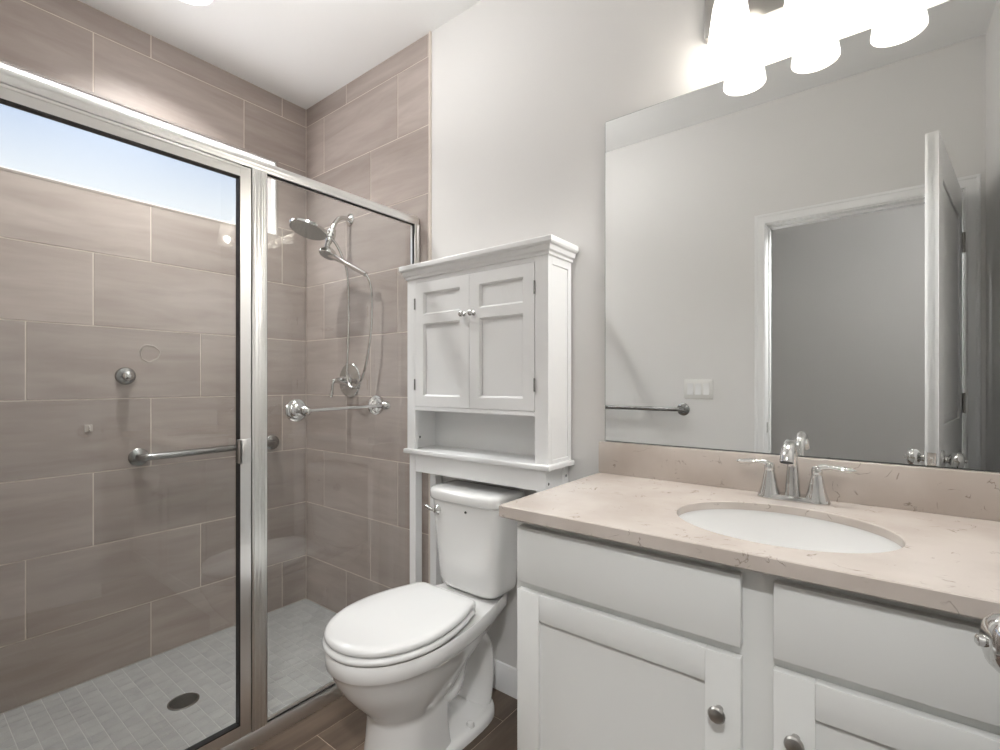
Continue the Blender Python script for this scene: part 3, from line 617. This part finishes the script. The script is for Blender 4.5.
obj('flush_valve_cap', lathe(nb(), (TXc+0.030, -0.200, 0.748), (0, -1, 0), [(0, 0.005), (0.0035, 0.004)], 12), M['dark'], to, label='small dark dot on the tank front')

# ================================================================== VANITY
VX0, VX1, VF = 1.824, RX-0.014, -0.512
va = thing('vanity_cabinet', (2.362, -0.26, FZ), 'white shaker bathroom vanity cabinet under the beige countertop', 'vanity cabinet')
ZT = 0.8832
bm = nb()
box(bm, VX0, VX0+0.018, VF+0.019, -0.002, FZ, ZT); box(bm, VX1-0.018, VX1, VF+0.019, -0.002, FZ, ZT)
box(bm, VX0+0.018, VX1-0.018, VF+0.019, -0.002, 0.13, 0.148); box(bm, VX0+0.018, VX1-0.018, -0.012, -0.002, 0.148, ZT)
box(bm, VX0+0.018, VX1-0.018, VF+0.075, VF+0.090, FZ, 0.13)
box(bm, VX0, VX0+0.036, VF, VF+0.019, 0.12, ZT, 0.0008, 1); box(bm, VX1-0.036, VX1, VF, VF+0.019, 0.12, ZT, 0.0008, 1)
box(bm, 2.315, 2.411, VF, VF+0.019, 0.12, ZT, 0.0008, 1)
for za, zb in ((0.12, 0.155), (0.690, 0.740), (0.840, ZT)):
    for xa, xb in ((VX0+0.036, 2.315), (2.411, VX1-0.036)): box(bm, xa, xb, VF, VF+0.019, za, zb)
obj('carcass', bm, M['vanity'], va)
VD = VF-0.0195
for x0, x1, s in ((1.838, 2.337, 1), (2.389, 2.888, -1)):
    bm = nb(); box(bm, x0, x1, VD, VF-0.0005, 0.728, 0.861, 0.0022, 2); obj('drawer_front', bm, M['vanity'], va)
    bm = nb(); z0, z1, sw = 0.135, 0.708, 0.062
    box(bm, x0, x0+sw, VD, VF-0.0005, z0, z1, 0.0016, 2); box(bm, x1-sw, x1, VD, VF-0.0005, z0, z1, 0.0016, 2)
    box(bm, x0+sw, x1-sw, VD, VF-0.0005, z0, z0+sw, 0.0016, 2); box(bm, x0+sw, x1-sw, VD, VF-0.0005, z1-sw, z1, 0.0016, 2)
    box(bm, x0+sw-0.004, x1-sw+0.004, VD+0.009, VF-0.002, z0+sw-0.004, z1-sw+0.004)
    dd = obj('door', bm, M['vanity'], va)
    kx = x1-0.036 if s > 0 else x0+0.034
    obj('knob', lathe(nb(), (kx, VD, 0.604), (0, -1, 0), [(0, 0.007), (0.002, 0.007), (0.005, 0.0055), (0.013, 0.006), (0.017, 0.0125), (0.020, 0.0150), (0.0235, 0.0152), (0.027, 0.0125), (0.029, 0.006), (0.0293, 0.002)], 28), M['knob'], dd, label='satin nickel knob')
# countertop with an oval cut-out, and backsplash
CT0, CT1, CZ, CTH = 1.806, RX-0.003, 0.9135, 0.030; CFy = -0.563
SKx, SKy, SKa, SKb = 2.368, -0.318, 0.206, 0.170
ct = thing('countertop', (2.36, -0.28, ZT), 'beige speckled stone vanity countertop with backsplash', 'countertop')
bm = nb(); N = 96
def rect_pt(a, e=0.0):
    ca, sa = math.cos(a), math.sin(a); x0, x1, y0_, y1_ = CT0+e, CT1-e, CFy+e, -0.004-e
    tx = ((x1-SKx) if ca > 0 else (x0-SKx))/ca if abs(ca) > 1e-9 else 1e9; ty = ((y1_-SKy) if sa > 0 else (y0_-SKy))/sa if abs(sa) > 1e-9 else 1e9
    t = min(tx, ty); return (SKx+ca*t, SKy+sa*t)
angs = sorted(set([2*PI*i/N for i in range(N)] + [math.atan2(y-SKy, x-SKx) % (2*PI) for x in (CT0, CT1) for y in (CFy, -0.004)]))
def ell(a, k=1.0, s=0.0):
    ca, sa = math.cos(a), math.sin(a); A, B = SKa+s, SKb+s; r = A*B/math.sqrt((B*ca)**2+(A*sa)**2); return (SKx+r*ca, SKy+r*sa)
rings = []
for f, z in ((lambda a: ell(a), CZ-0.019), (lambda a: ell(a), CZ-0.002), (lambda a: ell(a, s=0.002), CZ), (lambda a: rect_pt(a, 0.002), CZ), (lambda a: rect_pt(a), CZ-0.002), (lambda a: rect_pt(a), CZ-CTH+0.003), (lambda a: rect_pt(a, 0.003), CZ-CTH)):
    rings.append([(*f(a), z) for a in angs])
rings.append(rings[0]); 
vr = ring_loft(bm, rings[:-1], False, False)
for i in range(len(angs)):
    j = (i+1) % len(angs); bm.faces.new((vr[-1][i], vr[-1][j], vr[0][j], vr[0][i]))
obj('slab', bm, M['quartz'], ct, ang=30)
bm = nb(); box(bm, CT0-0.002, CT1, -0.022, 0.002, CZ, 1.0155, 0.0015, 2); obj('backsplash', bm, M['quartz'], ct)
# undermount sink
sk = thing('sink', (SKx, SKy, ZT-0.19), 'white oval undermount sink set in the beige countertop', 'sink')
bm = nb(); prof = [(0.004, 0.0), (0.002, -0.0005), (0.001, -0.006), (-0.004, -0.040), (-0.014, -0.090), (-0.040, -0.138), (-0.080, -0.162), (-0.125, -0.173), (-0.140, -0.175)]
zt = CZ-0.019-0.0003
inner = [[(SKx+(SKa+e)*math.cos(2*PI*i/64), SKy+max(0.02, (SKb+e))*math.sin(2*PI*i/64), zt+dz) for i in range(64)] for e, dz in prof]
outer = [[(SKx+(SKa+e+0.006)*math.cos(2*PI*i/64), SKy+max(0.02, (SKb+e+0.006))*math.sin(2*PI*i/64), zt+dz-0.006) for i in range(64)] for e, dz in prof]
vi = ring_loft(bm, inner, False, False); vo = ring_loft(bm, outer, False, True)
for i in range(64): j = (i+1) % 64; bm.faces.new((vi[0][i], vi[0][j], vo[0][j], vo[0][i]))
bm.faces.new(vi[-1])
obj('basin', bm, M['porcelain'], sk, ang=50)
obj('drain', lathe(nb(), (SKx, SKy, zt-0.1748), (0, 0, 1), [(0, 0.022), (0.002, 0.022), (0.003, 0.018), (0.003, 0.015), (0.006, 0.013), (0.007, 0.004)], 26), M['chrome'], sk, label='chrome sink drain')
# faucet
FX, FY = 2.365, -0.072; ZC = CZ
fa = thing('faucet', (FX, FY, ZC), 'chrome two-handle faucet standing behind the sink', 'faucet')
bm = nb(); 
def stad(hx, hy, z, n=40):
    out = []
    for i in range(n):
        a = 2*PI*i/n; ca, sa = math.cos(a), math.sin(a); out.append((FX+math.copysign(abs(ca)**0.45, ca)*hx, FY+math.copysign(abs(sa)**0.75, sa)*hy, z))
    return out
ring_loft(bm, [stad(0.079, 0.0265, ZC), stad(0.080, 0.027, ZC+0.004), stad(0.078, 0.025, ZC+0.010), stad(0.073, 0.021, ZC+0.014)]); obj('base_plate', bm, M['chrome'], fa)
bm = nb(); path = smooth_path([(FX, FY, ZC+0.012), (FX, FY, ZC+0.05), (FX, FY-0.001, ZC+0.095), (FX, FY-0.014, ZC+0.128), (FX, FY-0.042, ZC+0.146), (FX, FY-0.072, ZC+0.143), (FX, FY-0.094, ZC+0.126), (FX, FY-0.102, ZC+0.108)], 6)
m_ = len(path); rad = []
for i in range(m_):
    t = i/(m_-1); rad.append(0.0185-0.0065*min(1, t/0.30) if t < 0.30 else 0.012+0.0035*max(0, (t-0.5)/0.5))
tube(bm, path, rad, 22); fs = obj('spout', bm, M['chrome'], fa)
dv = (path[-1]-path[-2]).normalized(); obj('aerator', lathe(nb(), path[-1], dv, [(-0.002, 0.0135), (0.0008, 0.0135), (0.001, 0.012)], 22), M['dark'], fs, label='dark spout opening')
for s in (-1, 1):
    hx = FX+s*0.0515; bm = nb()
    lathe(bm, (hx, FY, ZC+0.008), (0, 0, 1), [(0, 0.0265), (0.006, 0.025), (0.02, 0.0205), (0.045, 0.0155), (0.060, 0.0125), (0.063, 0.0115), (0.065, 0.0125), (0.075, 0.0125), (0.081, 0.010), (0.083, 0.004)], 28)
    hb = obj('handle', bm, M['chrome'], fa)
    bm = nb(); lv = smooth_path([(hx-s*0.004, FY, ZC+0.080), (hx+s*0.012, FY-0.002, ZC+0.090), (hx+s*0.035, FY-0.004, ZC+0.092), (hx+s*0.058, FY-0.004, ZC+0.088), (hx+s*0.080, FY-0.003, ZC+0.088)], 6)
    n0 = set(bm.verts); tube(bm, lv, [0.0095-0.002*min(1, i/6) if i < 9 else (0.0075+0.0035*math.sin(PI*min(1, (i-9)/15))) if i < 22 else 0.0075-0.0022*(i-21) for i in range(len(lv))], 16)
    for v in bm.verts:
        t = abs(v.co.x-hx)
        if t > 0.02: zc = ZC+0.0895; v.co.z = zc+(v.co.z-zc)*0.62
    obj('lever', bm, M['chrome'], hb)

# ================================================================== MIRROR, LIGHT, SWITCH
bm = nb(); box(bm, 1.818, RX-0.02, -0.0045, 0.0025, 1.0165, 2.0775, 0.0026, 1)
for f in bm.faces: f.material_index = 0 if f.normal.y < -0.95 else 1
bm.normal_update()
for f in bm.faces: f.material_index = 0 if f.normal.y < -0.95 else 1
obj('mirror', bm, [M['mirror'], M['mirror_edge']], label='large frameless rectangular wall mirror above the backsplash', cat='mirror', flat=True)
vl = thing('vanity_light', (2.40, 0.0, 2.25), 'three-shade vanity light fixture on the wall above the mirror', 'wall lamp')
bm = nb(); box(bm, 2.14, 2.66, -0.028, 0.003, 2.200, 2.318, 0.004, 2); obj('back_plate', bm, M['knob'], vl, label='satin nickel back plate')
for x in SHX:
    bm = nb(); tube(bm, smooth_path([(x, -0.028, 2.275), (x, -0.060, 2.285), (x, -0.088, 2.280), (x, SHY, 2.258)], 5), 0.008, 12)
    lathe(bm, (x, SHY, 2.262), (0, 0, -1), [(0, 0.012), (0.004, 0.024), (0.03, 0.026), (0.034, 0.020), (0.05, 0.018)], 22); obj('arm', bm, M['knob'], vl)
    bm = nb(); pr = [(0, 0.030), (0.006, 0.037), (0.03, 0.0425), (0.08, 0.0485), (0.12, 0.0535), (0.148, 0.0575)]
    pr2 = [(d_, r_-0.0028) for d_, r_ in reversed(pr)]
    lathe(bm, (x, SHY, 2.243), (0, 0, -1), pr+[(0.1495, 0.0562)]+pr2, 40, False, False); so = obj('shade', bm, M['shade'], vl, label='frosted white glass shade', ang=60)
    bm = nb(); lathe(bm, (x, SHY, 2.225), (0, 0, -1), [(0, 0.012), (0.015, 0.0135), (0.035, 0.022), (0.055, 0.0295), (0.072, 0.030), (0.085, 0.024), (0.093, 0.013), (0.095, 0.004)], 24); obj('bulb', bm, M['bulb'], so, label='lit bulb')
sw = thing('light_switch', (1.70, YF, 1.172), 'white three-rocker light switch plate on the wall, reflected in the mirror', 'light switch')
bm = nb(); box(bm, 1.618, 1.782, YF, YF+0.006, 1.115, 1.230, 0.0025, 2); obj('plate', bm, M['plastic'], sw)
for i in (-1, 0, 1):
    bm = nb(); xc = 1.70+i*0.046; prism(bm, [(YF+0.005, 1.139), (YF+0.0105, 1.139), (YF+0.0065, 1.172), (YF+0.009, 1.206), (YF+0.005, 1.206)], 'x', xc-0.0165, xc+0.0165); obj('rocker', bm, M['trim'], sw)

for o in bpy.data.objects:
    if 'o' in o.keys(): del o['o']
